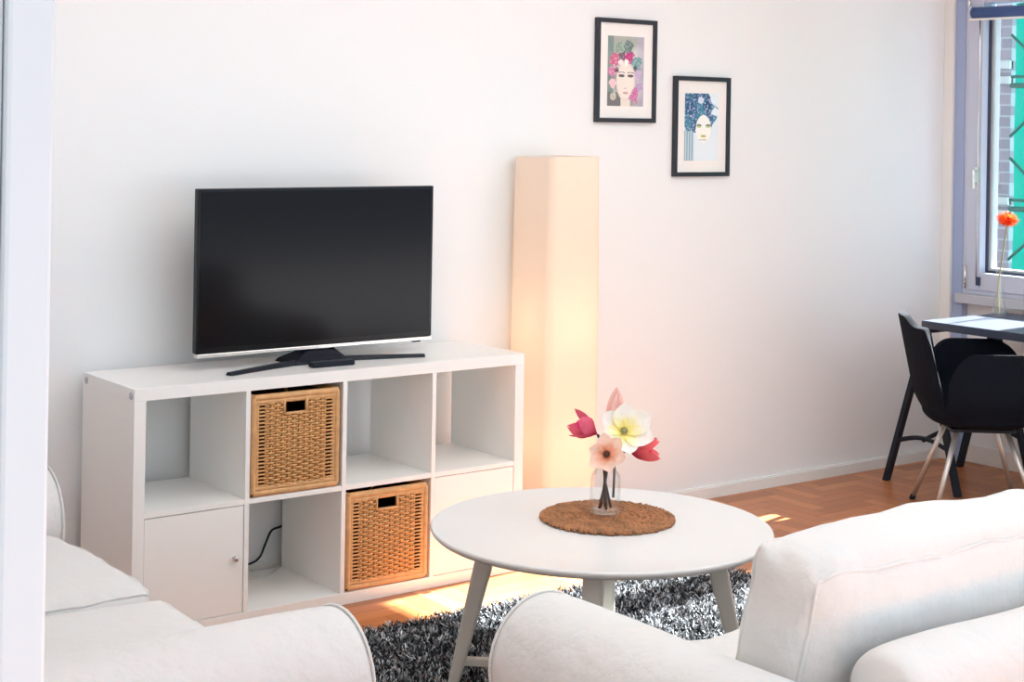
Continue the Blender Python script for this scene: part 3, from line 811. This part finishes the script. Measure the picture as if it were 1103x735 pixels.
def sofa(label, loc, rz, W, back_tilt=.22, sz=0., bcz=0., AH=.625, bcy=0., ptop=.012, X0=.20, bz=.715, ov=0.):
    """local: x across the width, y from the front (0) to the back (.88)"""
    t = thing('sofa', label, 'sofa', loc, rz, 'white slipcovered sofas')
    AW, D = .27, .86
    # slipcovered base
    b = MB(); b.box(AW-.02, W-AW+.02, .035, D-.06, .015, .33); b.build('base', M['sofa'], t, bevel=.02, seg=3)
    for side in (0, 1):
        prof = []
        cx, cz, r = .135, AH-.135, .135
        prof += [(.035, .012), (.030, .20), (.028, cz-.14)]
        for k in range(21):
            a = radians(205-230*k/20); prof.append((cx+r*cos(a), cz+r*sin(a)))
        prof += [(.250, cz-.14), (.252, .20), (.252, .012)]
        ctr = Vector((.14, .32)); m = len(prof); b = MB(); secs = []
        for (y, sc) in ((.000, .0), (.000, .86), (.006, .93), (.018, .975), (.040, 1.), (.2, 1.), (.36, 1.), (.52, 1.), (.68, 1.), (D-.05, 1.), (D-.02, .97), (D, .90), (D, 0)):
            ring = []
            for (x, z) in prof:
                X = ctr.x+(x-ctr.x)*(1-(1-sc)*1.0) if sc > .5 else ctr.x
                Z = z if z < .05 else (ctr.y+(z-ctr.y)*(1-(1-sc)*.45) if sc > .5 else ctr.y)
                X2 = X if side == 0 else W-X
                w = noise.noise_vector((Vector((X2+loc[0], y, Z)))*6)*.006 if .03 < y < D-.03 else Vector((0, 0, 0))
                ring.append((X2+w.x, y, Z+w.z*(1 if z > .05 else 0)))
            secs.append(ring)
        vs = [v for s in secs for v in s]; fs = []
        for i in range(len(secs)-1):
            for k in range(m):
                l = (k+1) % m; q = (i*m+k, i*m+l, (i+1)*m+l, (i+1)*m+k)
                fs.append(q if side else tuple(reversed(q)))
        b.add(vs, fs, 0, True); ao = b.build('arm', M['sofa'], t)
        sb = ao.modifiers.new('sub', 'SUBSURF'); sb.levels = 1; sb.render_levels = 1
        b = MB(); pts = []
        for (x, z) in prof:
            X = ctr.x+(x-ctr.x)*.975; Z = z if z < .05 else ctr.y+(z-ctr.y)*.99
            pts.append((X if side == 0 else W-X, .014, Z))
        b.tube(pts, .0035, 6); b.build('piping', M['sofa'], ao)
    # back rest frame
    b = MB(); n = 22; prof = []
    by0, by1 = D-.185, D-.005
    for (y, z) in ((by1, .012), (by1, .3), (by1, .55)): prof.append((y, z))
    for k in range(9):
        a = radians(0+180*k/8); prof.append(((by0+by1)/2+(by1-by0)/2*cos(a), bz-.07+.07*sin(a)))
    for (y, z) in ((by0, .55), (by0, .3), (by0, .012)): prof.append((y, z))
    m = len(prof); secs = []; cy, cz = (by0+by1)/2, .4
    X1 = W-X0
    for (x, sc) in [(X0, 0), (X0, .78), (X0+.008, .88), (X0+.03, .97), (X0+.06, 1.)]+[(X0+.06+(X1-X0-.12)*i/n, 1.) for i in range(1, n)]+[(X1-.06, 1.), (X1-.03, .97), (X1-.008, .88), (X1, .78), (X1, 0)]:
        ring = []
        for (y, z) in prof:
            Y = cy+(y-cy)*(sc if sc > .5 else 0); Z = z if z < .05 else (cz+(z-cz)*(1-(1-sc)*.32) if sc > .5 else cz)
            w = noise.noise_vector(Vector((x*5, y*5, z*5)))*.005 if sc == 1. and z > .05 else Vector((0,0,0))
            ring.append((x, Y+w.y, Z+w.z))
        secs.append(ring)
    vs = [v for s in secs for v in s]; fs = []
    for i in range(len(secs)-1):
        for k in range(m-1): fs.append((i*m+k, i*m+k+1, (i+1)*m+k+1, (i+1)*m+k))
    b.add(vs, fs, 0, True); bo = b.build('backrest_frame', M['sofa'], t)
    sb = bo.modifiers.new('sub', 'SUBSURF'); sb.levels = 1; sb.render_levels = 1
    # cushions
    iw = W-2*AW+.03+2*ov; hw = iw/4-.003
    for i in (0, 1):
        cx = AW-.015-ov+iw*(1+2*i)/4
        cushion('seat_cushion', t, (cx, .355, .405+sz+(.006 if i else -.006)), (hw, .325, .082), r=.05, puff=(.0, .008, .022), seed=3.1+i*5+loc[0], wr=.012, pipe_axis=2)
        cushion('back_cushion', t, (cx, D-.315+bcy, .655+bcz), (hw, .095, .20), r=.055, puff=(.0, .03, ptop), seed=1.7+i*4+loc[0], wr=.013, tilt=-back_tilt, pipe_axis=1)
    return t
# left sofa faces +X : local front (-y) -> world +X
sofa('white slipcovered sofa at the left beside the doorway, seen from its arm side', (-.378, -1.968, 0), radians(90), 1.79, sz=.008, AH=.645, bcy=.11)
# right sofa faces +Y (towards the shelf): local y -> world -Y
sofa('white slipcovered sofa at the lower right, seen from behind', (-.082+2.13, -1.885, 0), radians(180), 2.13, sz=-.035, bcz=-.046, AH=.617, ptop=-.022, X0=.30, bz=.665, ov=.022)

# ------------------------------------------------------------------ desk
DX0, DX1, DY1, DY0, DZ = 3.685, 4.285, .045, -1.16, .74
b = MB(); b.box(DX0, DX1, DY0, DY1, DZ-.034, DZ)
tag(b.build('desk_top', M['deskblack'], bevel=.002), 'black desk top on trestles under the window', 'desk top')
def trestle(label, loc):
    t = thing('trestle', label, 'trestle', loc, 0, 'black metal trestles under the desk')
    H = DZ-.0345; hw = .26
    for s in (-1, 1):
        x = s*hw
        for fy in (.215, -.175):
            top = Vector((x*.93, .02, H-.012)); bot = Vector((x, fy, 0))
            ax = (bot-top).normalized(); sx = Vector((1,0,0)); nn = ax.cross(sx).normalized()
            b = MB(); b.obox((top+bot)/2, sx, nn, ax, .0155, .0125, (bot-top).length/2+.002); lg = b.build('leg', M['blackmetal'], t, bevel=.003)
        b = MB(); b.tube(spline([(x*.985, .155, .19), (x*.97, .06, .215), (x*.97, -.02, .215), (x*.985, -.115, .19)], 6), .010, 8); b.build('side_brace', M['blackmetal'], t)
    b = MB(); b.obox((0, .02, H-.012), Vector((1,0,0)), Vector((0,1,0)), Vector((0,0,1)), hw+.01, .02, .012); b.build('top_rail', M['blackmetal'], t, bevel=.002)
    b = MB(); b.tube(spline([(-hw*.97, .02, .21), (-.08, .04, .232), (.08, .04, .232), (hw*.97, .02, .21)], 8), .010, 8); b.build('cross_brace', M['blackmetal'], t)
    return t
tr = trestle('black metal trestle under the far end of the desk, near the room corner', (3.975, .055, 0))
tr.location = (3.975, .035, 0)
dup(tr, (3.975, -.95, 0), 0, 'black metal trestle under the near end of the desk')

# bud vase + gerbera
VP = Vector((4.09, -.06, DZ+.0002))
bv = thing('bud_vase', 'clear conical glass bud vase on the desk by the window', 'vase', VP)
b = MB(); b.lathe([(.001,.001),(.034,.001),(.037,.006),(.036,.018),(.027,.06),(.0155,.115),(.0115,.15),(.0115,.185),(.0165,.205),(.0150,.205),(.0100,.185),(.0100,.15),(.0140,.115),(.0250,.06),(.0340,.018),(.034,.010),(.001,.008)], 32)
b.build('glass_body', M['glass'], bv)
b = MB(); b.lathe([(.001,.0102),(.0325,.0105),(.0325,.018),(.0265,.045),(.001,.045)], 28); b.build('water', M['water'], bv)
HV = Vector((4.09, -.097, 1.172))+RT*.0
gb = thing('gerbera', 'single orange-red gerbera in the bud vase before the window', 'flower', VP+Vector((0, 0, .012)))
o0 = gb.location
b = MB(); pts = spline([(0, 0, 0), (-.004, .004, .10), (.002, -.002, .20), (.012, -.012, .31), HV-Vector(o0)+Vector((0, 0, -.004))], 8); b.tube(pts, .0036, 8); b.build('stem', M['gstem'], gb)
b = MB(); cols = []; R = rot_to(UP*.75+TO*.6); c0 = HV-Vector(o0)
for ly, (n, ln, op, wd) in enumerate(((26, .055, .97, .010), (24, .047, .82, .009), (18, .030, .62, .007))):
    petals(b, cols, n, ln, wd, .25, op, (.90, .06, .012), (1., .16, .04), c0+R @ Vector((0, 0, .003*ly)), R, off=ly*.3)
b.build('bloom', M['orange'], gb, colors=cols, cname='tint')
b = MB(); b.tube([c0, c0+R @ Vector((0,0,.012)), c0+R @ Vector((0,0,.016))], [.011, .011, .006], 14); b.build('flower_centre', M['orange'], gb, colors=[(.75,.05,.02)]*42, cname='tint')

# ------------------------------------------------------------------ armchair at the desk
CF = radians(-40)
ch = thing('shell_armchair', 'dark navy upholstered shell armchair with steel legs at the desk', 'chair', (3.545, -.355, 0), CF)
# local +x forward, +y left (away from camera)
def rim(th):
    """rim height by angle: 0 front, pi back"""
    a = abs((th+pi) % (2*pi)-pi)
    d = math.degrees(a)
    h = .445
    t1 = min(1, max(0, (66-d)/34)); t2 = min(1, max(0, (d-100)/28)); arm = sqrt(max(0, 1-t1**2.2))*sqrt(max(0, 1-t2**2.4)); h = h+(.685-h)*arm
    bk = sstep(129, 141, d); h = max(h, .455+(.81-.455)*bk - .035*(1-sstep(150, 172, d))*bk)
    if 116 < d < 141: h = max(.455, h)
    return h, arm, bk
NT, NVv = 144, 26
def shell_pt(u, v):
    th = 2*pi*u; h, arm, bk = rim(th)
    ca, sa = cos(th), sin(th)
    a_, b_ = (.265 if ca > 0 else .245), .262
    e = 2.8
    R0 = 1/((abs(ca)/a_)**e+(abs(sa)/b_)**e)**(1/e)
    if v < .5:
        t = v/.5; r = R0*.86*sin(t*pi/2)**.9; z = .368+.052*t**3.2
    else:
        t = (v-.5)/.5; z0 = .420; z = z0+(h-z0)*t
        r = R0*(.86+.12*min(1, (z-z0)/.07)**.6)
        if bk > 0: r += bk*.075*max(0, (z-.45)/.36)
        if arm > 0: r += arm*.012*sin(pi*min(1, max(0, (z-.42)/.26)))
    return (r*ca, r*sa, z)
b = MB(); b.grid(shell_pt, NT, NVv, wrapu=True)
# close the centre
o = b.build('upholstered_shell', M['shell'], ch)
md = o.modifiers.new('thick', 'SOLIDIFY'); md.thickness = .026; md.offset = -1
md = o.modifiers.new('bev', 'BEVEL'); md.width = .008; md.segments = 3; md.limit_method = 'ANGLE'; md.angle_limit = radians(50)
b = MB(); b.lathe([(.001, .438), (.16, .438), (.195, .430), (.20, .415), (.18, .405), (.001, .405)], 40); b.build('seat_pad', M['shell'], ch)
b = MB(); b.box(-.13, .13, -.13, .13, .352, .366); b.build('seat_plate', M['blackmetal'], ch, bevel=.003)
for (sx, sy) in ((-1, 1), (-1, -1), (1, 1), (1, -1)):
    top = Vector((sx*.10, sy*.10, .356)); bot = Vector((sx*.215, sy*.215, .0))
    b = MB(); b.tube([top, top.lerp(bot, .955)], [.0115, .0095], 14); lg = b.build('leg', M['legmetal'], ch)
    b = MB(); b.tube([top.lerp(bot, .945), bot], .0125, 12); b.build('foot_cap', M['black'], lg)

# ------------------------------------------------------------------ light
sc = bpy.context.scene
w = bpy.data.worlds.new('world'); sc.world = w; w.use_nodes = True
nt = w.node_tree; nt.nodes.clear()
wo = nt.nodes.new('ShaderNodeOutputWorld'); bg = nt.nodes.new('ShaderNodeBackground')
tc = nt.nodes.new('ShaderNodeTexCoord'); sp = nt.nodes.new('ShaderNodeSeparateXYZ'); nt.links.new(tc.outputs['Generated'], sp.inputs[0])
mr = nt.nodes.new('ShaderNodeMapRange'); mr.inputs[1].default_value = -.1; mr.inputs[2].default_value = .7
nt.links.new(sp.outputs[0], mr.inputs[0])
mx = nt.nodes.new('ShaderNodeMix'); mx.data_type = 'RGBA'
mx.inputs[6].default_value = (.86, .96, 1., 1); mx.inputs[7].default_value = (.50, .68, 1., 1)
nt.links.new(mr.outputs[0], mx.inputs[0]); nt.links.new(mx.outputs[2], bg.inputs[0])
bg.inputs[1].default_value = 1.6
nt.links.new(bg.outputs[0], wo.inputs[0])
S = bpy.data.lights.new('sun', 'SUN'); S.energy = 68; S.angle = radians(.6); S.color = (1., .985, .96)
so = bpy.data.objects.new('sun', S); COL.objects.link(so)
dv = Vector((-1, -.07, -.602)).normalized()
so.rotation_euler = dv.to_track_quat('-Z', 'Y').to_euler(); so.location = (8, 0, 4)

A = bpy.data.lights.new('added_fill', 'AREA'); A.shape = 'RECTANGLE'; A.size = 3.4; A.size_y = 2.2; A.energy = 46; A.color = (.80, .95, 1.)  # unseen area light added as soft fill, no real fitting
ao = bpy.data.objects.new('added_fill', A); COL.objects.link(ao); ao.location = (1.2, -1.7, ZC-.03)

# ------------------------------------------------------------------ camera
cam = bpy.data.cameras.new('camera'); co = bpy.data.objects.new('camera', cam); COL.objects.link(co)
yaw, roll, fpx = .647497, .01653, 1749.05
fwd = Vector((sin(yaw), cos(yaw), 0)); r0 = Vector((cos(yaw), -sin(yaw), 0)); u0 = Vector((0, 0, 1))
rr = r0*cos(roll)+u0*sin(roll); uu = -r0*sin(roll)+u0*cos(roll)
mw = Matrix(((rr.x, uu.x, -fwd.x, -2.02972), (rr.y, uu.y, -fwd.y, -4.52361), (rr.z, uu.z, -fwd.z, 1.58740), (0, 0, 0, 1)))
co.matrix_world = mw
cam.sensor_width = 36; cam.lens = fpx/1103*36; cam.shift_y = -238.6/1103; cam.clip_start = .05
sc.camera = co
sc.view_settings.view_transform = 'Standard'; sc.view_settings.look = 'None'; sc.view_settings.gamma = 1; sc.view_settings.use_curve_mapping = False
sc.view_settings.exposure = 0.0
sc.cycles.use_denoising = True
sc.cycles.max_bounces = 10; sc.cycles.diffuse_bounces = 6; sc.cycles.transparent_max_bounces = 24; sc.cycles.sample_clamp_indirect = 12
